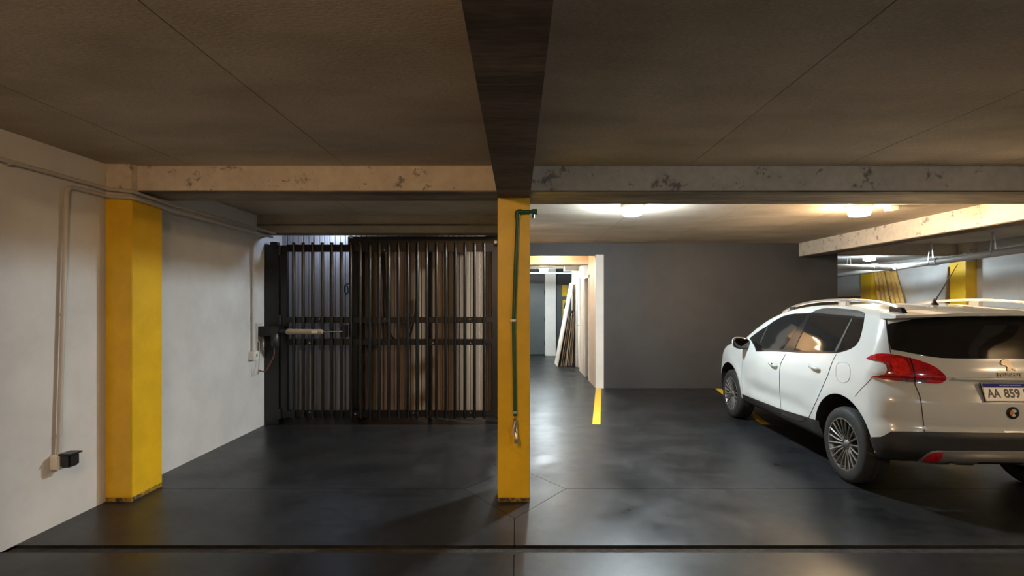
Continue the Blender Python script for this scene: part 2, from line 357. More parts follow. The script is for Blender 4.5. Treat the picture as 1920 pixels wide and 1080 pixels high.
box('lamp_mount',.54,.74,12.65,12.85,2.39,ZC,'white_plastic',None); tag(bpy.data.objects['lamp_mount'],'small mounting block on the corridor ceiling above its bright lamp','bracket')
bulkhead(.67,9.98,ZC,WARM,P_WARM*.13,'warm lamp hidden behind the dark header of the corridor')
bulkhead(-.85,.1,ZC,(1.0,.60,.28),P_FRONT_WARM,'warm ceiling lamp above and left of the viewpoint')
bulkhead(1.9,-1.3,ZC,COLD,P_FRONT_COLD,'cold ceiling lamp above and right of the viewpoint')
bulkhead(5.9,1.2,ZC,WARM,P_FRONT_WARM,'warm ceiling lamp in the bay right of the viewpoint')

# ------------------------------------------------------------------ ribbed wall close behind the gate
YW = 7.09
wo = box('wall_passage', XL-.2,XL,YG+.1,YW+.2,0,ZC,'white_wall'); struct(wo,'pale side wall end behind the gate post')
wx = box('wall_passage_end', XL,-.2,YW,YW+.12,0,ZC,'joint'); struct(wx,'ribbed wall close behind the gate, bluish white on the left and beige on the right')
def ribs(x0,x1,n,mt):
    bw = (x1-x0)/n
    rib = mesh_py('rib',[(x,y,z) for z in (0,ZC-.001) for x,y in ((0,0),(bw-.005,0),(bw-.013,-.010),(.008,-.010))],[(3,2,1,0),(4,5,6,7),(0,1,5,4),(1,2,6,5),(2,3,7,6),(3,0,4,7)])
    rib.materials.append(M[mt])
    for i in range(n):
        o = bpy.data.objects.new('wall_board',rib); COL.objects.link(o); o.parent = wx; o.location = Vector((x0+i*bw,YW,0))-BASE[wx.name]
ribs(XL,-2.10,15,'rib_white'); ribs(-2.10,-.2,26,'ribbed')
bulkhead(-2.38,6.84,ZC,(.62,.74,1.0),P_OUT,'small cold lamp hidden above the left end of the gate',s=.55)
def cable(name,pts,r,m,label,cat='cable',group=None,n=8):
    o = tube(name,catmull(pts,n),r,m,seg=6); return tag(o,label,cat,group)
cable('hanging_cable',[at(720,452,7.05),at(720,478,7.05),at(722,520,7.05),at(719,566,7.05),at(723,600,7.05),at(735,632,7.05),at(752,640,7.05),at(768,628,7.05),at(778,590,7.05),at(780,560,7.05)],.014,'black_plastic','black cable looping down behind the gate bars')
cable('hanging_rope',[at(716,452,6.99),at(716,480,6.99),at(721,530,6.99),at(726,570,6.99),at(727,640,6.99)],.02,'black_plastic','thick black lead hanging straight behind the gate bars')
ck = cable('door_chain',[at(676,459,6.74),at(677,560,6.74),at(676,640,6.74),at(677,740,6.74)],.012,'black_steel','dark chain hanging beside the steel post behind the gate','chain')
for k,(yy,w_) in enumerate(((668,.03),(676,.035),(700,.035),(712,.03))): p = at(678,yy,6.74); box('chain_lock',p.x-w_,p.x+w_,6.71,6.77,p.z-.04,p.z+.04,'black_steel',ck,bev=.008)
cable('blue_hook',[at(661,530,6.78),at(652,532,6.80),at(646,538,6.84),at(646,546,6.84),at(650,551,6.84),at(653,545,6.84),at(651,536,6.84)],.010,'blue','small blue strap loop hung behind the gate')

# ------------------------------------------------------------------ gate
gt = empty('steel_gate',(-1.7,YG,0),'black steel bar gate closing the opening left of the central pillar','gate')
gx = lambda px,y=YG: (px-CX)*y/F
gz = lambda py,y=YG: H-(py-CY)*y/F
box('gate_post',XL+.005,gx(524),YG-.02,YG+.14,0,gz(459),'black_steel',gt,bev=.004)
box('post_cap',gx(505),gx(518),YG+.02,YG+.10,gz(459),gz(453),'black_steel',gt,bev=.004)
box('gate_stile',gx(526),gx(538),YG,YG+.06,gz(784),gz(460),'black_steel',gt,bev=.003)
for k in (gz(600),gz(775),gz(470)): lathe('hinge',[(.018,-.06),(.018,.06)],(gx(525),YG-.01,k),'black_steel',gt,seg=10)
box('gate_stile',gx(922),gx(932.5),YG+.02,YG+.08,gz(784),gz(462),'black_steel',gt,bev=.003)
for a,b in ((472,458.5),(605.5,594.5),(647,635.5),(782.5,770)): box('gate_rail',gx(537),gx(925),YG,YG+.045,gz(a),gz(b),'black_steel',gt,bev=.003)
bar = None
for k in range(21):
    xx = gx(552.0+17.78*k)
    if bar is None:
        bar = lathe('bar',[(.002,gz(783.5)),(.0205,gz(783.5)),(.0205,gz(455)),(.002,gz(455))],(xx,YG-.0215,0),'bar_steel',gt,seg=16)
        x_first = xx
    else:
        o = bar.copy(); COL.objects.link(o); o.location.x += xx-x_first
for px,py in ((721,468.5),(599,598),(722,598),(881,598.5),(581,643),(812,643),(882,643.5),(581,773),(666,776),(775,774),(882,774)):
    lathe('bolt',[(.002,-.012),(.008,-.010),(.010,0),(.010,.012)],(gx(px),YG-.004,gz(py)),'bolt',gt,axis='Y',seg=8)
for py in (601,641,776): box('latch_strap',gx(907),gx(924),YG-.012,YG-.002,gz(py)-.012,gz(py)+.004,'black_steel',gt)
fr = empty('portal_frame',(-1.2,6.75,0),'black steel frame with two posts and a head track behind the gate','frame')
box('head_track',gx(655,6.68),-.2,6.62,6.75,2.262,2.368,'black_steel',fr,bev=.004)
box('frame_post',gx(659,6.75),gx(671,6.75),6.75,7.075,0,2.36,'black_steel',fr,bev=.004)  # post deepened into a fin, shaped to block the hidden lamp's light
box('frame_post',gx(803,6.9),gx(809,6.9),6.87,6.93,0,2.27,'black_steel',fr,bev=.004)
box('side_channel',-.235,-.2,6.62,6.70,0,2.262,'black_steel',fr)
for px,py in ((659,444.5),(929,453.5)): lathe('roller_bolt',[(.004,-.02),(.02,-.018),(.02,.01)],(gx(px,6.62),6.615,gz(py,6.62)),'bolt',fr,axis='Y',seg=12)

# gate actuator and its wiring
YA = 6.42
ac = empty('gate_actuator',at(560,622,YA),'tan electric ram arm pushing the gate from the left post','actuator')
A = lambda px,py: at(px,py,YA)
box('mount_bracket',A(484,0).x,A(524,0).x,YA-.02,YA+.14,A(0,630).z,A(0,612).z,'black_steel',ac,bev=.004)
tube('pivot_arm',[A(498,621),A(540,621)],.028,'black_plastic',ac,10)
lathe('gear_head',[(.02,-.05),(.045,-.05),(.05,-.02),(.05,.02),(.045,.05),(.02,.05)],A(517,620),'black_plastic',ac,axis='Y',seg=18)
lathe('motor_housing',[(.02,-.17),(.042,-.165),(.048,-.15),(.048,-.02),(.036,0)],A(516,624),'black_plastic',ac,seg=16)
tube('ram_body',[A(537,622),A(540,622),A(549,622),A(600,622.2),A(605,622.3)],[.028,.036,.034,.032,.028],'tan',ac,14)
box('rating_sticker',A(586,0).x,A(596,0).x,YA-.037,YA-.031,A(0,624.6).z,A(0,619.6).z,'white_plastic',ac)
tube('ram_rod',[A(604,621.5),A(648,621.8)],.010,'chrome',ac,8)
box('rod_bracket',A(643,0).x,A(647,0).x,YA-.02,YG-.05,A(0,633).z,A(0,610).z,'black_steel',ac)
tube('cable_gland',[A(514,640)+Vector((0,0,-.06)),A(514,655)],.010,'black_plastic',ac,8)
cable('actuator_cable',[A(514,655),A(513,668),A(506,682),A(499,694),A(490,696.5),A(481,688),at(474.5,671,6.30)],.0085,'brown_cable','brown cable hanging from the gate actuator to the white box')
cable('thin_wire',[at(471,671,6.28),at(472,690,6.27),at(476,703,6.26),at(482,698,6.3),at(486,680,6.36),at(486,640,6.38)],.005,'grey_pvc','thin grey wire looped beside the white box')
gp = box('bracket_plate',XL,XL+.012,6.36,6.5,1.05,1.28,'grey_pvc'); tag(gp,'small grey plate on the wall below the actuator bracket','plate')

# ------------------------------------------------------------------ conduits
def clip(pt,r,parent,ax='Y'):
    lathe('conduit_clip',[(r+.004,-.01),(r+.004,.01)],pt,'grey_pvc',parent,axis=ax,seg=10)
XW = XL+.028
c1 = tag(tube('conduit',fillet([(XW,-1.0,2.40),(XW,3.95,2.405),(XW+.01,4.01,2.40),(-2.985,4.008,2.385),(-2.938,4.008,2.382),(-2.938,4.08,2.376),(-2.935,4.5,2.362),(-2.935,6.36,2.372)],.05),.0145,'grey_pvc',seg=10),'upper grey conduit run along the left wall and round the yellow pillar','conduit')
c2 = tag(tube('conduit',fillet([(XW,3.60,.49),(XW,3.665,2.345),(XW,3.93,2.350),(XW+.01,4.01,2.345),(-2.985,4.008,2.338),(-2.938,4.008,2.334),(-2.938,4.08,2.330),(-2.935,4.5,2.318),(-2.94,6.30,2.318)],.06),.0145,'grey_pvc',seg=10),'grey conduit rising from the black plug and bending along the left wall','conduit')
for z in (.62,1.45,2.2): clip((XW,3.60+.065*(z-.49)/1.855,z),.0145,c2,'Z')
for y in (3.25,4.55): clip((XW if y<4 else -2.935,y,2.40 if y<4 else 2.362),.0145,c1)
c3 = tag(tube('conduit',fillet([(-2.935,6.22,2.33),(XL+.03,6.24,2.28),(XL+.022,6.25,2.1),(XL+.022,6.25,.95)],.06),.013,'grey_pvc',seg=8),'thin grey conduit dropping to the white box beside the gate','conduit')
clip((XL+.022,6.25,1.35),.013,c3,'Z')
sb = empty('junction_box',(XL,6.25,.86),'white junction box with a sticker beside the gate post','box')
b1 = box('box_body',XL,XL+.07,6.19,6.31,.855,.955,'white_plastic',sb,bev=.006); box('sticker',XL+.070,XL+.0715,6.215,6.285,.875,.935,'board_white',b1); box('sticker_print',XL+.0716,XL+.0725,6.235,6.262,.895,.92,'green',b1)
ol = empty('wall_socket',(XL,3.6,.38),'white socket box with a black plug adaptor low on the left wall','socket')
box('socket_box',XL,XL+.062,3.555,3.655,.395,.495,'white_plastic',ol,bev=.008)
pg = box('plug_adaptor',XL+.062,XL+.135,3.56,3.65,.41,.50,'black_plastic',ol,bev=.012); box('plug_flap',XL+.060,XL+.15,3.555,3.655,.495,.506,'black_plastic',pg,bev=.003)

# ------------------------------------------------------------------ water pipe and tap on the central pillar
YT = YP0-.035
T = lambda px,py,dy=0: at(px,py,YT+dy)
wp = empty('water_pipe',T(966,820),'green water pipe with a tap running down the central yellow pillar','pipe')
tube('pipe_run',fillet([T(1000,397),T(969,397.5),T(970,420),T(966.5,500),T(963,600),T(965.5,780)],.02),.0145,'green',wp,10)
tube('elbow',fillet([T(978,397),T(969.5,397.3),T(969.8,409)],.02),.020,'green',wp,10)
tube('pipe_cap',[T(998,397),T(1007,397)],.021,'green',wp,10)
tube('tee_stub',[T(1000,397),T(1000,409)],.010,'green',wp,8)
tube('pipe_hook',[T(999,402)+Vector((0,-.02,0)),T(1009,403)+Vector((0,-.02,0))],.004,'bolt',wp,6)
for py,px in ((601,962.5),(773,965.3)):
    p = T(px,py); box('pipe_clamp',p.x-.022,p.x+.020,p.y-.018,YP0,p.z-.008,p.z+.010,'bolt',wp,bev=.003)
tp = lathe('tap_body',[(.012,.05),(.017,.045),(.017,.012),(.022,.01),(.022,-.012),(.015,-.016),(.013,-.06)],T(966,797),'brass',wp,seg=12)
tube('tap_spout',fillet([T(966,800),T(966.5,803)+Vector((0,-.055,0)),T(968,812)+Vector((0,-.075,-.02)),T(968,824)+Vector((0,-.075,0))],.03),[.012]*8+[.0135]*4 if False else .0125,'brass',tp,10)
tube('tap_lever',[T(966,790)+Vector((0,-.03,.01)),T(962,806)+Vector((0,-.05,0)),T(962,812)+Vector((0,-.052,0))],.006,'brass',tp,6)
tube('tap_tip',[T(968,818)+Vector((0,-.075,0)),T(968,826)+Vector((0,-.075,0))],.0155,'brass',tp,10)

# ------------------------------------------------------------------ drain pipes beyond the car
dpipe = empty('drain_pipe',(7.2,7.0,2.2),'grey plastic drain pipe slung under the ceiling beyond the car','pipe')
zp = lambda y: 2.295-.034*(y-7.45)
tube('pipe_run',[(7.2,4.7,zp(4.7)),(7.2,10.0,zp(10.0))],.055,'pipe',dpipe,16)
tube('pipe_run',[(7.2,10.12,zp(10.1)),(7.16,13.0,zp(10.1)-.10)],.045,'pipe',dpipe,16)
tube('branch_pipe',[(7.12,10.06,zp(10.05)),(5.2,10.06,zp(10.05)+.03)],.055,'pipe',dpipe,16)
lathe('pipe_collar',[(.055,-.06),(.065,-.055),(.065,.055),(.055,.06)],(7.2,9.05,zp(9.05)),'pipe',dpipe,axis='Y',seg=16)
lathe('pipe_collar',[(.055,-.12),(.068,-.11),(.068,.11),(.055,.12)],(7.2,10.03,zp(10.03)),'pipe',dpipe,axis='Y',seg=16)
lathe('pipe_collar',[(.055,-.05),(.066,-.045),(.066,.045),(.055,.05)],(6.85,10.06,zp(10.05)+.006),'pipe',dpipe,axis='X',seg=16)
for y,zt in ((7.95,ZC),(9.15,ZC)):
    for s in (-1,1): obox('pipe_strap',(7.2+.05*s,y,zp(y)-.02),(7.2+.012*s,y,zt),(0,1,0),.025,.003,'bolt',dpipe)
    lathe('strap_loop',[(.058,-.012),(.058,.012)],(7.2,y,zp(y)),'bolt',dpipe,axis='Y',seg=16)
for s in (-1,1): obox('pipe_strap',(6.35+.05*s,10.06,zp(10.05)),(6.35+.01*s,10.06,2.44),(1,0,0),.02,.003,'bolt',dpipe)
# corridor pipes
o = tube('ceiling_pipe',[(-.02,12.4,2.365),(XC,12.4,2.365)],.028,'white_plastic',seg=12); tag(o,'white pipe crossing the corridor beside the bright lamp','pipe')
o = tube('ceiling_pipe',[(-.02,13.2,2.28),(XC,13.2,2.28)],.020,'pale_green',seg=12); tag(o,'pale green pipe crossing the corridor below the bright lamp','pipe')
o = box('cable_box',at(1058,0,12.3).x,XC,12.2,12.5,2.28,2.40,'white_paint',bev=.006); tag(o,'white boxed duct end on the corridor wall above the boards','box')

# ------------------------------------------------------------------ boards leaning in the corridor
def lean(name,x0,x1,yc,wid,z1,thk,m,label,grp,cat='board'):
    o = obox(name,(x0,yc,.004),(x1,yc,z1),(0,1,0),wid,thk,m); tag(o,label,cat,grp)
lean('leaning_board',.955,1.335,12.95,.75,2.02,.03,'board_white','tall white board leaning outermost against the corridor wall','boards leaning in the corridor')
nm = ['outermost','second','third','fourth','fifth','sixth','innermost']
for i in range(7):
    x0 = 1.05+.042*i; zt = (1.30,1.22,1.05,1.28,1.18,1.34,1.30)[i]
    lean('leaning_board',x0,min(x0+.20-.02*i,1.385),12.95-.03*(i%3),.62-.04*(i%2),zt,.016 if i%3 else .019,('chip','chip_dark','chip','board_white','chip','chip_dark','chip')[i],
         f'short brown board leaning in the corridor stack, {nm[i]} under the white one','boards leaning in the corridor')
# ------------------------------------------------------------------ pine planks beyond the car
pn = ['leftmost','second from left','third from left','third from right','second from right','rightmost']
for i in range(6):
    t = i/5
    o = obox('pine_plank',(7.85-.02*t,11.10-1.0*t,.012),(8.02+.10*t,11.80-.45*t,2.34-.03*(i%3)),(1,0,0),.062,.03,'pine')
    tag(o,f'yellow pine plank leaning beside the far yellow pillar, {pn[i]} of six','plank','pine planks leaning on the far pillar')
o = obox('pine_plank',(8.08,9.98,.01),(8.06,9.75,2.2),(1,0,0),.14,.02,'chip'); tag(o,'brown board propped against the nearer yellow pillar on the right wall','board')

# ================================================================== the car
# car frame: u forward from the rear axle, l sideways (left positive), z up
def gpt(px,py): Y = gY(py); return np.array([(px-CX)*Y/F, Y])
_rw, _fw = gpt(1580,902), gpt(1370,781.6)
_d = _fw-_rw; YAW = math.atan2(_d[0],_d[1])
fwv = np.array([math.sin(YAW),math.cos(YAW)]); lfv = np.array([-math.cos(YAW),math.sin(YAW)])
TRK = .846; CO = _rw-lfv*TRK
WB = float(np.hypot(*_d)); WR = .318

def Sp(pts):
    x = np.array([p[0] for p in pts],float); y = np.array([p[1] for p in pts],float)
    d = np.diff(y)/np.diff(x); m = np.zeros_like(x); m[0],m[-1] = d[0],d[-1]
    for i in range(1,len(x)-1):
        if d[i-1]*d[i] > 0:
            w1 = 2*(x[i+1]-x[i])+(x[i]-x[i-1]); w2 = (x[i+1]-x[i])+2*(x[i]-x[i-1]); m[i] = (w1+w2)/(w1/d[i-1]+w2/d[i])
    def f(q):
        q = np.clip(q,x[0],x[-1]); i = np.clip(np.searchsorted(x,q,side='right')-1,0,len(x)-2)
        h = x[i+1]-x[i]; t = (q-x[i])/h
        return (2*t**3-3*t**2+1)*y[i]+(t**3-2*t**2+t)*h*m[i]+(-2*t**3+3*t**2)*y[i+1]+(t**3-t**2)*h*m[i+1]
    return f
Wpl = Sp([(-.75,.800),(-.5,.838),(-.2,.858),(.2,.866),(.8,.868),(1.5,.868),(2.1,.868),(2.5,.864),(2.8,.852),(3.05,.82),(3.25,.75),(3.45,.62)])
Wz = Sp([(.15,-.11),(.25,-.05),(.33,-.022),(.42,-.010),(.55,-.003),(.68,.0),(.80,.001),(.90,-.006),(.98,-.020),(1.05,-.043),(1.12,-.068),(1.25,-.112),(1.40,-.168),(1.52,-.215)])
Ttop = Sp([(-.75,1.425),(-.55,1.455),(-.3,1.486),(0,1.508),(.4,1.528),(.8,1.524),(1.1,1.502),(1.4,1.458),(1.65,1.396),(1.9,1.298),(2.1,1.192),(2.25,1.108),(2.33,1.082),(2.42,1.066),(2.6,1.045),(2.8,1.020),(3.0,.980),(3.15,.93),(3.28,.85),(3.4,.70)])
Crown = Sp([(-.7,.045),(0,.032),(1.2,.028),(1.8,.035),(2.3,.04),(2.6,.045),(3.3,.08)])
Rc = Sp([(.20,-.52),(.30,-.585),(.36,-.645),(.44,-.685),(.56,-.690),(.585,-.680),(.60,-.664),(.68,-.672),(.78,-.670),(.84,-.648),(.93,-.608),(.955,-.605),(.97,-.622),(1.02,-.612),(1.10,-.582),(1.25,-.530),(1.40,-.470),(1.52,-.42)])
Rk = Sp([(.3,.20),(.6,.25),(.9,.28),(1.2,.30),(1.5,.30)])
Fc = Sp([(.18,3.20),(.30,3.29),(.5,3.32),(.65,3.31),(.78,3.27),(.88,3.20),(.98,3.08),(1.1,2.9)])
Bz = Sp([(-.75,.335),(-.5,.325),(-.2,.29),(.4,.275),(2.2,.275),(2.8,.22),(3.4,.24)])
def smax(a,b,k): h = np.maximum(k-np.abs(a-b),0)/k; return np.maximum(a,b)+h*h*k/4
def body(P):
    u,l,z = P[:,0],np.abs(P[:,1]),P[:,2]
    flare = np.zeros_like(u)
    for uc in (0,WB):
        r = np.hypot(u-uc,z-.34); flare = flare+.010*np.exp(-((r-.42)/.07)**2)*(z<.85)
    scoop = -.016*np.exp(-((z-.50)/.085)**2)*np.clip((u-.45)/.3,0,1)*np.clip((2.05-u)/.3,0,1)
    side = l-(Wpl(u)+Wz(z)+flare+scoop)
    top = (z-(Ttop(u)-Crown(u)*(l/.7)**2.4))*.9
    rear = Rc(z)+Rk(z)*np.minimum(l/.87,1.2)**3.2-u
    front = u-(Fc(z)+.03-.40*np.minimum(l/.87,1.2)**3)
    f = smax(side,top,.055); f = smax(f,rear,.075); f = smax(f,front,.12); return smax(f,Bz(u)-z,.05)
def grad(P,e=.004):
    g = np.stack([body(P+d)-body(P-d) for d in np.eye(3)*e],1); return g/np.maximum(np.linalg.norm(g,axis=1,keepdims=True),1e-9)
def shoot(O,D,t0,t1,n=220):
    O = np.asarray(O,float); D = np.asarray(D,float); O = np.broadcast_to(O,D.shape).copy(); N = len(D)
    ts = np.linspace(t0,t1,n); prev = np.full(N,t0); lo = np.full(N,np.nan); hi = np.full(N,np.nan); best = np.full(N,1e9); bt = np.full(N,t0)
    for t in ts:
        v = body(O+D*t); hit = np.isnan(lo)&(v<0); lo[hit] = prev[hit]; hi[hit] = t
        b = v<best; best[b] = v[b]; bt[b] = t; prev[:] = t
    miss = np.isnan(lo); lo[miss] = bt[miss]; hi[miss] = bt[miss]
    for _ in range(26):
        mid = (lo+hi)/2; v = body(O+D*mid[:,None])<0; hi = np.where(v,mid,hi); lo = np.where(v,lo,mid)
    P = O+D*hi[:,None]
    if miss.any():
        for _ in range(8): P[miss] -= grad(P[miss])*body(P[miss])[:,None]*.8
    return P
CAML = np.array([float((np.zeros(2)-CO)@fwv), float((np.zeros(2)-CO)@lfv), H])
def px_rays(pts):
    pts = np.asarray(pts,float); d = np.stack([(pts[:,0]-CX)/F,np.ones(len(pts))],1)
    return np.stack([d@fwv,d@lfv,-(pts[:,1]-CY)/F],1)
def px_hit(pts): return shoot(CAML,px_rays(pts),2.8,8.4,420)
UC = .10                                         # axis of the rear wrap mapping
def wrap_hit(az):
    az = np.asarray(az,float); O = np.stack([np.full(len(az),UC),np.zeros(len(az)),az[:,1]],1)
    D = np.stack([-np.cos(az[:,0]),np.sin(az[:,0]),np.zeros(len(az))],1)
    return shoot(O+D*1.6,-D,0,1.5,260)
def to_wrap(px): P = px_hit(px); return [(math.atan2(p[1],UC-p[0]),p[2]) for p in P]
def top_hit(ul):
    ul = np.asarray(ul,float); return shoot(np.stack([ul[:,0],ul[:,1],np.full(len(ul),1.9)],1),np.tile([0,0,-1.],(len(ul),1)),0,1.5,200)
loc3 = lambda P: [(-p[1],p[0],p[2]) for p in P]  # car frame -> object frame (x right, y forward)

car = empty('car',(CO[0],CO[1],0),'white compact SUV with roof rails parked facing the dark grey wall','car',local=True)
car.rotation_euler = (0,0,-YAW)

def densify(poly,step):
    out = []
    for a,b in zip(poly,poly[1:]+poly[:1]):
        n = max(1,int(math.ceil(math.dist(a,b)/step)))
        out += [(a[0]+(b[0]-a[0])*i/n,a[1]+(b[1]-a[1])*i/n) for i in range(n)]
    return out
def inside(p,poly):
    c = False; x,y = p
    for (x0,y0),(x1,y1) in zip(poly,poly[1:]+poly[:1]):
        if (y0>y)!=(y1>y) and x < (x1-x0)*(y-y0)/(y1-y0)+x0: c = not c
    return c
def chaikin(poly,n=2):
    for _ in range(n):
        q = []
        for a,b in zip(poly,poly[1:]+poly[:1]): q += [(a[0]*.75+b[0]*.25,a[1]*.75+b[1]*.25),(a[0]*.25+b[0]*.75,a[1]*.25+b[1]*.75)]
        poly = q
    return poly
def patch(poly,hit,step,off,rim=.006):
    """triangulated patch of the body surface inside a 2-D outline -> verts, faces, normals (car frame)"""
    b = densify(poly,step); n = len(b)
    xs = [p[0] for p in b]; ys = [p[1] for p in b]; inner = []
    y = min(ys)+step*.5; row = 0
    while y < max(ys):
        x = min(xs)+step*(.5 if row%2 else .25)
        while x < max(xs):
            if inside((x,y),b) and min((x-p[0])**2+(y-p[1])**2 for p in b) > (step*.55)**2: inner.append((x,y))
            x += step
        y += step; row += 1
    r = delaunay_2d_cdt([Vector(p) for p in b+inner],[(i,(i+1)%n) for i in range(n)],[],2 if False else 1,1e-6)
    v2 = np.array([tuple(v) for v in r[0]]); fs = [tuple(f) for f in r[2]]
    P = hit(v2); N = grad(P); V = P+N*off
    # orientation: outward
    f0 = max(fs,key=lambda f: np.linalg.norm(np.cross(V[f[1]]-V[f[0]],V[f[2]]-V[f[0]])))
    if np.dot(np.cross(V[f0[1]]-V[f0[0]],V[f0[2]]-V[f0[0]]),N[f0[0]]) < 0: fs = [f[::-1] for f in fs]
    # rim going inwards along the boundary
    cnt = {}
    for f in fs:
        for a,c in zip(f,f[1:]+f[:1]): cnt[(a,c)] = 1
    be = [(a,c) for (a,c) in cnt if (c,a) not in cnt]
    k = len(V); ids = {}; extra = []; exn = []
    for a,c in be:
        for q in (a,c):
            if q not in ids: ids[q] = (k+len(extra),k+len(extra)+1); extra += [V[q],P[q]-N[q]*rim]; exn += [N[q],N[q]]
    for a,c in be: fs.append((ids[c][0],ids[a][0],ids[a][1],ids[c][1]))
    V = np.vstack([V,np.array(extra)]); N = np.vstack([N,np.array(exn)])
    return V,fs,N
def surf(name,patches,mt,parent=car,label=None):
    vs,fs,ns = [],[],[]
    for V,f,N in patches:
        k = len(vs); vs += loc3(V); ns += loc3(N); fs += [tuple(i+k for i in q) for q in f]
    me = mesh_py(name,vs,fs); me.shade_smooth()
    try: me.normals_split_custom_set_from_vertices([Vector(n).normalized() for n in ns])
    except Exception: pass
    o = link(name,me,mt,parent); 
    if label: o['label'] = label
    return o
def mirror(p): V,f,N = p; s = np.array([1,-1,1]); return V*s,[q[::-1] for q in f],N*s
def side_part(name,poly,mt,off,parent=car,step=3.2,smooth=0,parents=None,label=None):
    """left part drawn on the body through its outline, and its twin on the right"""
    if smooth: poly = chaikin(poly,smooth)
    p = patch(list(poly),px_hit,step,off)
    a = surf(name,[p],mt,parents[0] if parents else parent,label); b = surf(name,[mirror(p)],mt,parents[1] if parents else parent,label); return a,b
def rear_part(name,half,mt,off,parent=car,step=.035,label=None,smooth=0):
    """symmetric rear part from its left half outline in (angle, height); the half starts and ends on the centre line"""
    if smooth: half = [half[0]]+chaikin_open(half,smooth)+[half[-1]]
    poly = list(half)+[(-a,z) for a,z in reversed(half) if abs(a) > 1e-6]
    return surf(name,[patch(poly,wrap_hit,step,off)],mt,parent,label)
def chaikin_open(p,n):
    for _ in range(n):
        q = []
        for a,b in zip(p,p[1:]): q += [(a[0]*.75+b[0]*.25,a[1]*.75+b[1]*.25),(a[0]*.25+b[0]*.75,a[1]*.25+b[1]*.75)]
        p = q
    return p
def seam(name,px,mt='seam',r=.0028,both=True,parent=car,closed=False,hit=px_hit,off=.0012):
    pts = [tuple(v)[:2] for v in catmull([(a,b,0) for a,b in px],8,closed)]
    if closed: pts.append(pts[0])
    P = hit(pts); P = P+grad(P)*off
    for s in ((1,-1) if both else (1,)):
        Q = P*np.array([1,s,1]); tube(name,loc3(Q),r,mt,parent,5)

# ---- body shell
nu,nl,nz = 150,56,46
U = np.linspace(-.85,3.5,nu); L = np.linspace(-.97,.97,nl); Z = np.linspace(.12,1.62,nz)
vid = {}; VP_ = []; qf = []
def vkey(i,j,k):
    q = (i,j,k)
    if q not in vid: vid[q] = len(VP_); VP_.append((U[i],L[j],Z[k]))
    return vid[q]
for k,flip in ((0,1),(nz-1,0)):
    for i in range(nu-1):
        for j in range(nl-1): q = (vkey(i,j,k),vkey(i+1,j,k),vkey(i+1,j+1,k),vkey(i,j+1,k)); qf.append(q[::-1] if flip else q)
for j,flip in ((0,0),(nl-1,1)):
    for i in range(nu-1):
        for k in range(nz-1): q = (vkey(i,j,k),vkey(i+1,j,k),vkey(i+1,j,k+1),vkey(i,j,k+1)); qf.append(q[::-1] if flip else q)
for i,flip in ((0,1),(nu-1,0)):
    for j in range(nl-1):
        for k in range(nz-1): q = (vkey(i,j,k),vkey(i,j+1,k),vkey(i,j+1,k+1),vkey(i,j,k+1)); qf.append(q[::-1] if flip else q)
PB = np.array(VP_); CB = np.stack([np.clip(PB[:,0],-.1,2.7),np.clip(PB[:,1],-.35,.35),np.clip(PB[:,2],.5,.82)],1)
DB = CB-PB; LEN = np.linalg.norm(DB,axis=1,keepdims=True); DB = DB/LEN
ts = np.linspace(0,1,160); lo = np.zeros(len(PB)); hi = np.full(len(PB),np.nan); prev = np.zeros(len(PB))
for t in ts:
    v = body(PB+DB*LEN*t); h = np.isnan(hi)&(v<0); lo[h] = prev[h]; hi[h] = t; prev[:] = t
hi = np.where(np.isnan(hi),1,hi)
for _ in range(22):
    mid = (lo+hi)/2; v = body(PB+DB*LEN*mid[:,None])<0; hi = np.where(v,mid,hi); lo = np.where(v,lo,mid)
PB = PB+DB*LEN*hi[:,None]
me = mesh_py('body',loc3(PB),[q[::-1] for q in qf]); bmx = bmesh.new(); bmx.from_mesh(me); bmesh.ops.recalc_face_normals(bmx,faces=bmx.faces); bmx.to_mesh(me); bmx.free()
me.materials.append(M['car_white']); me.materials.append(M['well'])
shell = bpy.data.objects.new('body',me); COL.objects.link(shell)
cut = bmesh.new()
for uc,ra,zc in ((0,.408,.338),(WB,.398,.335)):
    for s in (-1,1):
        bm_lathe(cut,[(ra,s*.52),(ra,s*1.05)],(0,uc,zc),'X',56)
bmesh.ops.recalc_face_normals(cut,faces=cut.faces)
cm = bpy.data.meshes.new('cut'); cut.to_mesh(cm); cut.free(); cm.materials.append(M['car_white']); cm.materials.append(M['well'])
for p in cm.polygons: p.material_index = 1
co_ = bpy.data.objects.new('cutter',cm); COL.objects.link(co_)
bo = shell.modifiers.new('b','BOOLEAN'); bo.operation = 'DIFFERENCE'; bo.object = co_; bo.solver = 'EXACT'
dg = bpy.context.evaluated_depsgraph_get(); nm_ = bpy.data.meshes.new_from_object(shell.evaluated_get(dg))
shell.modifiers.clear(); shell.data = nm_; nm_.name = 'body'; bpy.data.objects.remove(co_); bpy.data.meshes.remove(cm); bpy.data.meshes.remove(me)
for p in nm_.polygons:
    if p.material_index == 0 and p.normal.z < -.35 and p.center.z < .45: p.material_index = 1
nm_.shade_smooth(); nm_.set_sharp_from_angle(angle=math.radians(42))
shell.parent = car; BASE[shell.name] = Vector((0,0,0))

# ---- zoom-crop coordinates -> photo pixels
Z1 = lambda *p: [(1340+x/7.2,550+y/7.2) for x,y in p]
Z2 = lambda *p: [(1500+x/7.2,550+y/7.2) for x,y in p]
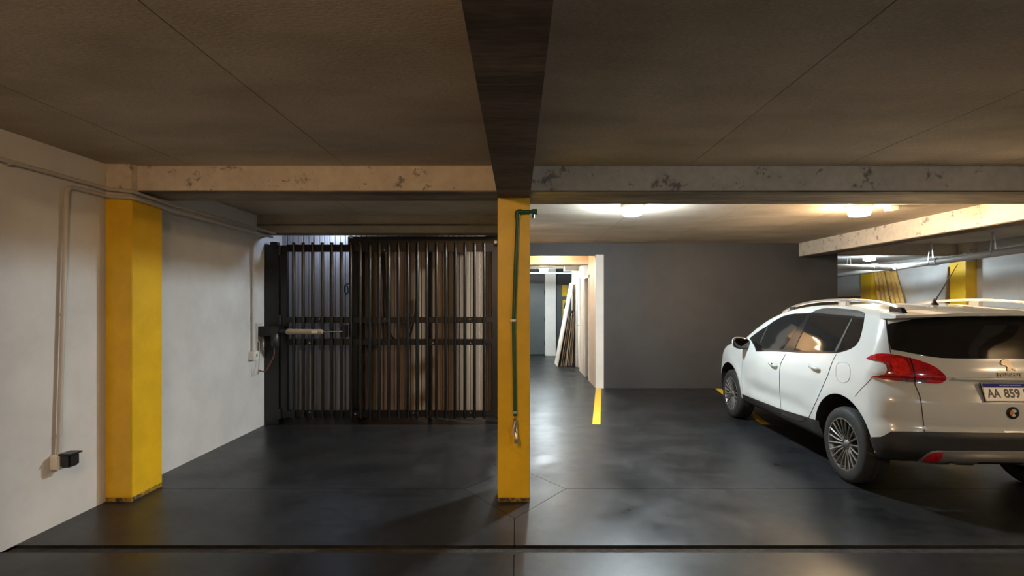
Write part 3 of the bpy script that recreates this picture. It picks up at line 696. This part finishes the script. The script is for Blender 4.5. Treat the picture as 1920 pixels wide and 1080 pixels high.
# ---- side glazing
side_part('window_surround',Z1((470,607),(560,537),(640,482),(715,437),(790,382),(860,342),(930,307),(1010,285),(1100,274),(1260,267),(1340,258),(1500,262),(1700,280),(1900,305),(2022,325),(2010,420),(1985,530),(1955,635),(1905,705),(1835,752),(1745,785),(1650,808),(1450,810),(1230,806),(1000,793),(780,786),(560,784),(540,720),(500,650)),'car_black',.0015,label='gloss black window surround')
side_part('side_window',Z1((500,602),(565,550),(640,497),(715,452),(790,397),(860,358),(930,324),(1010,301),(1100,290),(1245,283),(1190,378),(1100,510),(1000,650),(912,765),(760,762),(600,758),(560,750),(548,660)),'car_glass',.0035,label='dark tinted front door window')
side_part('side_window',Z2((160,300),(300,304),(500,318),(695,340),(590,545),(470,770),(455,782),(300,788),(100,782),(-65,770),(-10,640),(70,480)),'car_glass',.0035,label='dark tinted rear door window')
side_part('quarter_window',Z2((722,340),(862,352),(852,420),(828,530),(797,630),(747,698),(678,742),(590,772),(510,790),(535,745),(620,565)),'car_glass',.0035)
side_part('pillar_trim',Z1((1262,288),(1298,296),(1200,500),(1130,640),(1075,775),(1010,772),(915,768),(1000,655),(1100,515),(1195,378)),'car_black',.0045,label='gloss black centre pillar')
side_part('window_divider',Z2((699,340),(713,342),(609,565),(522,745),(489,790),(474,790),(492,740),(594,545)),'cap_grey',.0055,step=2)
side_part('window_divider',Z1((712,455),(722,458),(672,560),(625,668),(613,668),(660,558)),'cap_grey',.0050,step=2)
side_part('roof_cap',Z2((165,255),(230,227),(310,207),(420,199),(600,212),(760,230),(840,247),(876,272),(868,322),(700,300),(500,285),(300,268),(190,260)),'cap_grey',.005,label='satin grey cap above the rear door window')
seam('chrome_strip',Z2((180,261),(300,271),(500,289),(700,306),(868,328)),'chrome',.0035)
seam('pillar_gap',Z1((1235,380),(1130,550),(1050,690),(1008,775)),'seam',.003)
# ---- doors
fd = side_part('front_door',[(1397,652),(1420,659.5),(1450,660.6),(1474,661.5),(1473,664),(1466,676),(1463,683),(1461.5,695),(1461.3,716),(1462,742),(1463.6,767),(1440,758),(1410,746),(1393.5,739.3),(1391.5,720),(1391.5,690)],'car_white',.002)
rd = side_part('rear_door',[(1475.5,662),(1530,663.3),(1568,664),(1563,673),(1556.5,689),(1552,703),(1543,723),(1530,753),(1516.5,782),(1490,775),(1465.6,768),(1463.8,742),(1462.8,716),(1463,695),(1464.6,683),(1468,676),(1474.5,664)],'car_white',.002)
seam('door_gap',[(1474,663),(1467,676),(1463.5,684),(1462.2,695),(1462,716),(1462.8,742),(1464.6,768)])
seam('door_gap',[(1568.5,664.5),(1563.5,673),(1557,689),(1552.5,703),(1543.5,723),(1530.5,753),(1516.5,783)])
seam('door_gap',[(1392,735),(1391,718),(1391,690),(1394,662)],'seam_soft',.0022)
# ---- sills
side_part('sill_cladding',[(1392,739),(1440,757.6),(1464,767),(1490,775.2),(1516,783),(1535,789.5),(1537,800),(1546,823),(1507,803),(1451,782),(1397,762),(1393.5,750)],'clad',.004,label='grey black sill cladding')
side_part('sill_moulding',[(1397,743),(1440,759.5),(1463,768.5),(1464,775),(1455,773.5),(1430,764),(1403,753)],'car_black',.008)
side_part('sill_moulding',[(1466,769.5),(1490,777),(1513,784.3),(1508,789),(1500,790),(1484,784.5),(1468,777.5)],'car_black',.008)
# ---- fuel flap
ff = chaikin([(1569,681),(1580,679),(1592,681),(1594.5,697),(1593,713),(1582,719),(1570,714),(1567,698)],2)
p_ = patch(ff,px_hit,3,.0012); surf('fuel_flap',[p_],'car_white'); seam('flap_gap',ff[::2],'seam_soft',.0022,both=False,closed=True)
seam('bumper_gap',[(1634,708),(1625,719),(1613,731),(1603,743)],'seam_soft',.0022)
# ---- door handles
def handle(px,py,parents):
    P = px_hit([(px,py)])[0]; N = grad(P[None])[0]
    for s,par in zip((1,-1),parents):
        bm = bmesh.new(); S = np.array([1,s,1]); c = P*S; n = N*S; 
        pts = [c+n*.002+np.array([du,0,0]) for du in (-.085,)]
        prof = [(-.088,.000,.004),(-.080,.016,.011),(-.05,.028,.015),(0,.032,.016),(.05,.028,.016),(.078,.017,.014),(.088,.002,.008)]
        rings = []
        for du,o_,hz in prof:
            q = c+n*(.006+o_)+np.array([du,0,.10*du]); ring = []
            for k in range(10):
                a = 2*math.pi*k/10; v = q+n*(math.cos(a)*.009)+np.array([0,0,math.sin(a)*hz]); ring.append(bm.verts.new((-v[1],v[0],v[2])))
            rings.append(ring)
        for A_,B_ in zip(rings,rings[1:]):
            for k in range(10): bm.faces.new((A_[k],A_[(k+1)%10],B_[(k+1)%10],B_[k]))
        bm.faces.new(rings[0]); bm.faces.new(rings[-1]); bm_obj('door_handle',bm,'car_white',par,True,60)
    th_ = [(px+9*math.cos(a)*(P[0]*-.0+1),py-1.5+6.0*math.sin(a)) for a in np.linspace(0,2*math.pi,20,endpoint=False)]
    return th_
handle(1451.5,683.5,fd); handle(1529.5,689.5,rd)
p_ = px_hit([(1454.3,682.6)])[0]; n_ = grad(p_[None])[0]; q_ = p_+n_*.044
lathe('key_lock',[(.002,-.004),(.008,-.004),(.008,.006)],(-q_[1],q_[0],q_[2]),'ink',fd[0],axis='X',seg=10)

# ---- tail lamps
lo_ = [(1626,673),(1635,667.3),(1645,663.8),(1656,663),(1670,664.3),(1688,667.2),(1704.5,671),(1710.5,690),(1713.3,705),(1714,716.8),(1700,716),(1675,713),(1655,710),(1640,708),(1633.5,707.3),(1641,704.6),(1655,703.5),(1661,700),(1664,694),(1662,685.5),(1656,678.5),(1645,676.5),(1634,675)]
tl = side_part('tail_lamp',lo_,'red_lens',.012,step=2.6,label='red wrap-around tail lamp')
tg = side_part('tail_lamp',[(1706.5,671.5),(1722,676),(1740,682.3),(1755,690),(1765,698),(1771,704),(1773,708),(1771.5,713),(1765,718),(1757,719.3),(1740,718.6),(1716.2,717.2),(1715.6,705),(1712.6,690)],'red_lens',.012,step=2.6,label='red tail lamp section on the tailgate')
side_part('reverse_lens',[(1688,710.2),(1700,709),(1712,709),(1712.6,715.8),(1700,715),(1684,713.2)],'dark_lens',.0135,step=2.2,parents=tl)
side_part('reverse_lens',[(1717.2,709.4),(1728,709.6),(1735,714),(1738,717.8),(1717.6,716.6)],'dark_lens',.0135,step=2.2,parents=tg)
side_part('lamp_core',[(1672,672),(1684,671),(1697,674),(1704,688),(1706,701),(1690,704),(1676,702),(1674,690),(1671,680)],'red_core' if 'red_core' in M else 'red_lens',.0135,step=2.6,parents=tl,smooth=1)
side_part('lamp_edge',[(1659,677),(1665,680),(1669.5,690),(1669,700),(1664,703.5),(1662,702.5),(1666.5,697),(1666.5,688),(1663,681)],'chrome' if False else 'dark_lens',.0135,step=2.2,parents=tl,smooth=1)

seam('lamp_gap',[(1705.6,671),(1711.6,690),(1714.5,705),(1715.2,717)],'car_black',.006,off=.009)
# ---- rear glazing, tailgate, bumper
wn = to_wrap([(1664,608),(1665.5,625),(1668,643),(1671,655.2),(1690,658.6),(1710,662.4),(1740,668.3),(1765,671.4),(1800,672.3),(1850,672.3)])
zb_ = wn[-1][1]
half = [(0,1.440),(.25,1.437),(.55,1.42),(.80,1.405)]+[w_ for w_ in wn[:-1]]+[(0,zb_)]
rwn = rear_part('rear_window',half,'car_glass',.004,label='black tinted rear window')
gs = to_wrap([(1671.5,657),(1680,664.5),(1695,668),(1706,671),(1711.5,688),(1714.8,705),(1715.6,717),(1719,727),(1726,746),(1730,780),(1733,808)])
zlow = gs[-1][1]
half = [(0,zb_-.006)]+[(a*.97 if i==0 else a,z) for i,(a,z) in enumerate(to_wrap([(1850,673.5),(1800,673.5),(1765,672.6),(1740,669.5),(1710,663.6),(1690,659.8),(1673,656.6)]))]+gs[1:]+[(0,zlow+.004)]
rear_part('tailgate',half,'car_white',.002)
seam('tailgate_gap',[(1661,592),(1662,604),(1664.2,625),(1667,645),(1670.2,663)],'seam',.004)
seam('tailgate_gap',[(1714.6,717),(1718,727),(1725.5,746),(1730,780),(1733,809)],'seam',.0032)
rt = to_wrap([(1631,819.5),(1652,819),(1660,815.5),(1671,808.7),(1700,809.2),(1733,809.6),(1800,811),(1860,812)])
al = rt[0][0]
half = [(0,rt[-1][1])]+rt[::-1][1:]+to_wrap([(1636,833),(1642,847),(1648,856)])+[(1.15,.335),(.9,.325),(.45,.315),(0,.31)]
bp_ = rear_part('bumper_cladding',half,'clad',.006,label='matt black lower rear bumper')
sk = to_wrap([(1722,862.5),(1735,851.5),(1745,846.3),(1757,844.3),(1820,844.6),(1860,845.3)])
half = [(0,sk[-1][1])]+sk[::-1][1:]+[(sk[0][0]*.96,sk[0][1]-.012),(sk[2][0],.338),(sk[3][0]*.8,.325),(0,.322)]
rear_part('skid_plate',half,'silver',.012,label='silver skid plate under the bumper')
side_part('reflector',[(1728.5,862.3),(1738,852.5),(1747,848),(1767,846.8),(1764,856),(1757,864.5),(1745,864)],'red_lens',.015,step=2.6)
seam('bumper_crease',[(1692,815),(1740,819.5),(1800,823),(1880,824.5)],'seam',.002)
# spoiler: a slab carried past the roof edge
def ztop(u,l): return Ttop(u)-Crown(u)*(np.abs(l)/.7)**2.4
ln = np.linspace(-.70,.70,41); vs,fs = [],[]; NU = 7
for l in ln:
    ue = -.575+.26*(abs(l)/.87)**3.2; u0 = ue+.19
    for k in range(NU): u = u0+(ue-u0)*k/(NU-1); vs.append((-l,u,float(ztop(u,l))+.004))
    for k in range(NU): u = ue+(u0-ue)*k/(NU-1); vs.append((-l,u,float(ztop(u,l))-.022+(.006 if k==0 else 0)-.03*k/(NU-1)))
R_ = 2*NU
for i in range(len(ln)-1):
    for k in range(R_): a = i*R_+k; b = i*R_+(k+1)%R_; fs.append((a,b,b+R_,a+R_))
fs += [tuple(range(R_))[::-1],tuple((len(ln)-1)*R_+k for k in range(R_))]
bm = bmesh.new(); bm.from_mesh(mesh_py('s',vs,fs)); bm_obj('roof_spoiler',bm,'car_white',car,True,45)
# tailgate ledge above the plate
def rear_u(z,l=0): return float(wrap_hit([(math.atan2(l,UC+.62),z)])[0][0])
bm = bmesh.new(); pts = []
for l in np.linspace(-.40,.40,25):
    P = wrap_hit([(math.atan2(l,UC+.62),.968)])[0]; k = 1-(abs(l)/.40)**4; pts.append((-P[1],P[0]-.004*k+.008*(1-k),P[2]))
bm_tube(bm,pts,.012,8); bm_obj('tailgate_ledge',bm,'car_white',car,True)

# ---- plate, lettering, emblem, round badge
def text_mesh(txt,size,extrude,bold=0.):
    c = bpy.data.curves.new('txt','FONT'); c.body = txt; c.size = size; c.extrude = extrude; c.offset = bold; c.align_x = 'LEFT'; c.align_y = 'CENTER'
    o = bpy.data.objects.new('txt',c); COL.objects.link(o); dg = bpy.context.evaluated_depsgraph_get()
    me = bpy.data.meshes.new_from_object(o.evaluated_get(dg)); bpy.data.objects.remove(o); bpy.data.curves.remove(c); return me
def place_on_rear(me,name,mt,l0,z0,z1,u0,u1,parent,width=None,bold=0,y_c=.5,lift=.002):
    """lay a flat XY mesh on the plane through (u0,z0) bottom and (u1,z1) top, x to the viewer's right"""
    bot = Vector((0,u0,z0)); upv = (Vector((0,u1,z1))-bot); hgt = upv.length; upv.normalize(); rt = Vector((1,0,0)); nrm = rt.cross(upv)
    xs = [v.co.x for v in me.vertices]; sx = (width/(max(xs)-min(xs))) if width else 1; x0 = min(xs)
    for v in me.vertices: v.co = bot+rt*(-l0+(v.co.x-x0)*sx)+upv*(hgt*y_c+v.co.y)+nrm*(lift+v.co.z)
    return link(name,me,mt,parent)
pu1,pz1,pu0,pz0 = rear_u(.940)-.022,.940,rear_u(.815)-.012,.815
bm = bmesh.new(); upv = Vector((0,pu1-pu0,pz1-pz0)); hgt = upv.length
def slab2(name,x0,x1,a,b,mt,par,lift,thk,bev=0.):
    bot = Vector((0,pu0,pz0)); uv = upv.normalized(); nr = Vector((1,0,0)).cross(uv)
    bm = bmesh.new(); bm_box(bm,x0,x1,a,b,0,thk,bev)
    for v in bm.verts: v.co = bot+Vector((1,0,0))*(v.co.x-.015)+uv*v.co.y+nr*(lift+v.co.z)
    return bm_obj(name,bm,mt,par,bool(bev),40)
plt = slab2('number_plate',-.2,.2,0,hgt,'plate',car,0,.008,.003); plt['label'] = 'white number plate with a blue band'
slab2('plate_rim',-.206,.206,-.006,hgt+.006,'cap_grey',plt,-.004,.006,.003)
slab2('blue_band',-.197,.197,hgt*.745,hgt-.003,'plate_blue',plt,.008,.0012)
def chars(s,size,l0,wid,yc,mt,name,lift): place_on_rear(text_mesh(s,size,.0006,size*.022 if size > .05 else 0),name,mt,l0,pz0,pz1,pu0,pu1,plt,wid,y_c=yc,lift=lift)
chars('AA',.088,.193,.092,.40,'ink','plate_text',.009); chars('859',.088,.073,.112,.40,'ink','plate_text',.009); chars('P',.088,-.07,.038,.40,'ink','plate_text',.009)
chars('REPUBLICA ARGENTINA',.010,.09,.15,.87,'plate','plate_text',.0098)
tz = 1.0
chars2 = text_mesh('PEUGEOT',.034,.003,.0012); place_on_rear(chars2,'lettering','chrome_dark',.085,tz-.017,tz+.017,rear_u(tz-.017),rear_u(tz+.017),car,.175,lift=.006)
lion = [(-.050,.030),(-.040,.040),(-.052,.044),(-.036,.052),(-.040,.062),(-.022,.064),(-.010,.074),(.006,.072),(.022,.068),(.034,.056),(.040,.040),(.046,.030),(.034,.026),(.040,.010),(.052,-.004),(.066,-.022),(.056,-.030),(.040,-.022),(.030,-.012),(.020,-.018),(.026,-.030),(.004,-.032),(-.012,-.030),(-.010,-.018),(-.002,-.004),(-.012,.010),(-.022,.018),(-.036,.016)]
lion = [(x*.85,y*.85) for x,y in lion]
tri = delaunay_2d_cdt([Vector(p) for p in lion],[(i,(i+1)%len(lion)) for i in range(len(lion))],[],1,1e-6)
nv = len(tri[0]); v3 = [(p.x,p.y,0) for p in tri[0]]+[(p.x,p.y,.006) for p in tri[0]]
f3 = [tuple(f)[::-1] for f in tri[2]]+[tuple(i+nv for i in f) for f in tri[2]]+[(i,(i+1)%nv,nv+(i+1)%nv,nv+i) for i in range(nv)]
lm_ = mesh_py('emblem',v3,f3); ez = 1.052; x_min = min(p[0] for p in lion)
place_on_rear(lm_,'emblem','chrome_dark',-x_min,ez-.05,ez+.05,rear_u(ez-.05),rear_u(ez+.05),car,None,lift=.004)
bz = .722; bu = rear_u(bz)
P = px_hit([(1898,774)])[0]; bd = lathe('round_badge',[(.004,.004),(.040,.004),(.044,0),(.044,-.006),(.036,-.008),(.004,-.008)],(-P[1],P[0]-.002,P[2]),'car_black',car,axis='Y',seg=28); bd['label'] = 'round black badge with a coloured centre'
bx,by,bzz = -P[1],P[0]-.0105,P[2]
for nm2,m2,a0,a1 in (('badge_inlay','badge_a',1.9,3.9),('badge_inlay','badge_b',.4,1.9),('badge_inlay','badge_b',4.1,5.4)):
    an = np.linspace(a0,a1,8); pts = [(bx+.002,by,bzz)]+[(bx+.026*math.cos(a),by,bzz+.026*math.sin(a)) for a in an]; n0 = len(pts)
    vs = pts+[(x,y+.002,z) for x,y,z in pts]; pyobj(nm2,vs,[tuple(range(n0)),tuple(range(2*n0-1,n0-1,-1))]+[(i,(i+1)%n0,n0+(i+1)%n0,n0+i) for i in range(n0)],m2,bd)

# ---- roof rails, antenna
for s in (1,-1):
    rl = catmull([(.60*s,y,z) for y,z in ((1.58,1.425),(1.42,1.470),(1.20,1.512),(.85,1.546),(.45,1.557),(.10,1.548),(-.15,1.527),(-.30,1.498),(-.36,1.475))],5)
    bm = bmesh.new(); bm_tube(bm,rl,.0135,10)
    for v in bm.verts: v.co.x = .60*s+(v.co.x-.60*s)*1.25
    ro = bm_obj('roof_rail',bm,'silver',car,True,60)
    for y0,y1,zt in ((1.30,1.40,1.49),(.34,.46,1.545),(-.42,-.24,1.505)):
        bm = bmesh.new(); bm_box(bm,.60*s-.018,.60*s+.018,y0,y1,zt-.07,zt,.006)
        if y0 < 0:
            for v in bm.verts:
                if v.co.z > zt-.035: v.co.y = y1-(y1-v.co.y)*.75; v.co.z -= .014*(y1-v.co.y)/(y1-y0)
        bm_obj('rail_foot',bm,'silver' if 0 < y0 < 1 else 'car_black',ro,True,40)
ab = np.array(px_hit([(1739,573.5)])[0]); zt_ = float(ztop(.08,0))
an = lathe('antenna',[(.004,.055),(.010,.045),(.018,.022),(.030,.006),(.034,-.004)],(0,.10,zt_),'black_plastic',car,seg=14)
tube('antenna_rod',[(0,.095,zt_+.03),(0,.06,zt_+.075),(0,-.15,zt_+.335)],[.008,.0065,.0028],'black_plastic',an,8)
# ---- door mirrors
for s in (1,-1):
    cxm,cym,czm = -(.935)*s,1.985,1.035
    bm = bmesh.new(); bmesh.ops.create_uvsphere(bm,u_segments=20,v_segments=12,radius=1)
    for v in bm.verts:
        x,y,z = v.co; q = lambda t,e: math.copysign(abs(t)**e,t)
        yy = q(y,.8)*(.075 if y > 0 else .028); sc_ = 1-.35*max(0,y)
        v.co = Vector((cxm+q(x,.72)*.105*sc_,cym+yy,czm+q(z,.75)*.073*sc_-.012*x*s))
    mo = bm_obj('door_mirror',bm,'car_white',car,True); mo['label'] = 'door mirror with a white shell'
    bm = bmesh.new(); bmesh.ops.create_uvsphere(bm,u_segments=20,v_segments=10,radius=1)
    for v in bm.verts:
        x,y,z = v.co; q = lambda t,e: math.copysign(abs(t)**e,t)
        v.co = Vector((cxm+q(x,.68)*.106,cym-.026+y*.010,czm+q(z,.7)*.074-.012*x*s))
    bm_obj('mirror_rim',bm,'black_plastic',mo,True)
    bm = bmesh.new(); bmesh.ops.create_uvsphere(bm,u_segments=20,v_segments=10,radius=1)
    for v in bm.verts:
        x,y,z = v.co; q = lambda t,e: math.copysign(abs(t)**e,t)
        v.co = Vector((cxm+q(x,.68)*.094,cym-.034+y*.004,czm+q(z,.7)*.062-.012*x*s))
    bm_obj('mirror_glass',bm,'mirror',mo,True)
    tube('mirror_arm',[(-.82*s,2.0,.985),(-.90*s,1.99,1.0)],[.035,.028],'black_plastic',mo,8)

# ---- windscreen, head lamps, grille (seen only from other positions)
ws = [(2.22,-.0)]
poly = [(1.50,.0),(1.50,.30),(1.56,.50),(1.72,.56),(2.02,.60),(2.16,.52),(2.24,.30),(2.27,0)]
poly = poly+[(u,-l) for u,l in reversed(poly) if l > 1e-6]
surf('windscreen',[patch(poly,top_hit,.05,.003)],'car_glass')
def front_hit(lz): lz = np.asarray(lz,float); return shoot(np.stack([np.full(len(lz),3.9),lz[:,0],lz[:,1]],1),np.tile([-1.,0,0],(len(lz),1)),0,2.5,260)
for s in (1,-1):
    surf('head_lamp',[patch([(.42*s,.80),(.50*s,.86),(.66*s,.90),(.76*s,.93),(.77*s,.86),(.70*s,.78),(.52*s,.74)][::s],front_hit,.03,.005)],'dark_lens')
surf('grille',[patch([(-.36,.62),(.36,.62),(.40,.74),(.30,.80),(-.30,.80),(-.40,.74)],front_hit,.05,.005)],'car_black')
surf('bumper_grille',[patch([(-.60,.30),(.60,.30),(.56,.45),(-.56,.45)],front_hit,.05,.005)],'clad')

# ---- wheels
tyre_prof = [(.205,-.095),(.222,-.103),(.250,-.108),(.285,-.105),(.302,-.096),(.314,-.080),(WR,-.055),(WR,-.030),(WR-.006,-.028),(WR-.006,-.022),(WR,-.020),(WR,.020),(WR-.006,.022),(WR-.006,.028),(WR,.030),(WR,.055),(.314,.080),(.302,.096),(.285,.105),(.250,.108),(.222,.103),(.205,.095)]
rim_prof = [(.190,.06),(.200,-.06),(.206,-.090),(.212,-.104),(.222,-.104),(.224,-.098),(.215,-.090),(.208,-.05)]
def wheel(uc,s):
    cx_ = -s*(TRK-.105); c = (cx_,uc,WR)
    sg = s                                       # outer side is -x for the left wheels
    fl_ = lambda prof: [(r,h*sg) for r,h in prof]
    t = lathe('wheel',fl_(tyre_prof),c,'tyre',car,axis='X',seg=56,cap=False,sharp=30); t['label'] = 'black tyre'
    lathe('rim',fl_(rim_prof),c,'alloy',t,axis='X',seg=48,cap=False,sharp=30)
    lathe('brake_disc',fl_([(.02,-.01),(.20,-.012),(.20,.0),(.02,.0)]),c,'alloy_dark',t,axis='X',seg=32)
    me0 = None
    for k in range(20):
        pair = k//2; side_ = -1 if k%2 else 1
        a = 2*math.pi*pair/10+math.pi/2
        def P_(r,da,h): aa = a+da; return Vector((cx_+h*sg,uc+r*math.cos(aa),WR+r*math.sin(aa)))
        pts = [P_(.050,.10*side_,-.070),P_(.085,.17*side_,-.080),P_(.13,.165*side_,-.090),P_(.18,.150*side_,-.096),P_(.213,.150*side_,-.098)]
        bm = bmesh.new(); bm_tube(bm,pts,[.0075,.008,.0085,.009,.010],6); bm_obj('spoke',bm,'alloy',t,True,50)
    for k in range(10):                          # dark webs behind each pair
        a = 2*math.pi*(k+.5)/10+math.pi/2
        vs = []
        for r,da,h in ((.06,.12,-.052),(.20,.10,-.078),(.20,-.10,-.078),(.06,-.12,-.052)):
            for dh in (0,.012): vs.append((cx_+(h+dh)*sg,uc+r*math.cos(a+da),WR+r*math.sin(a+da)))
        pyobj('spoke_web',vs,[(0,2,4,6),(7,5,3,1),(0,1,3,2),(2,3,5,4),(4,5,7,6),(6,7,1,0)],'alloy_dark',t)
    lathe('hub_cap',fl_([(.004,-.090),(.022,-.088),(.030,-.080),(.058,-.066),(.060,-.03)]),c,'alloy',t,axis='X',seg=20)
    for k in range(5):
        a = 2*math.pi*k/5+.3; lathe('wheel_nut',fl_([(.003,-.078),(.008,-.077),(.009,-.06)]),(cx_,uc+.045*math.cos(a),WR+.045*math.sin(a)),'ink',t,axis='X',seg=8)
for uc in (0,WB):
    for s in (1,-1): wheel(uc,s)
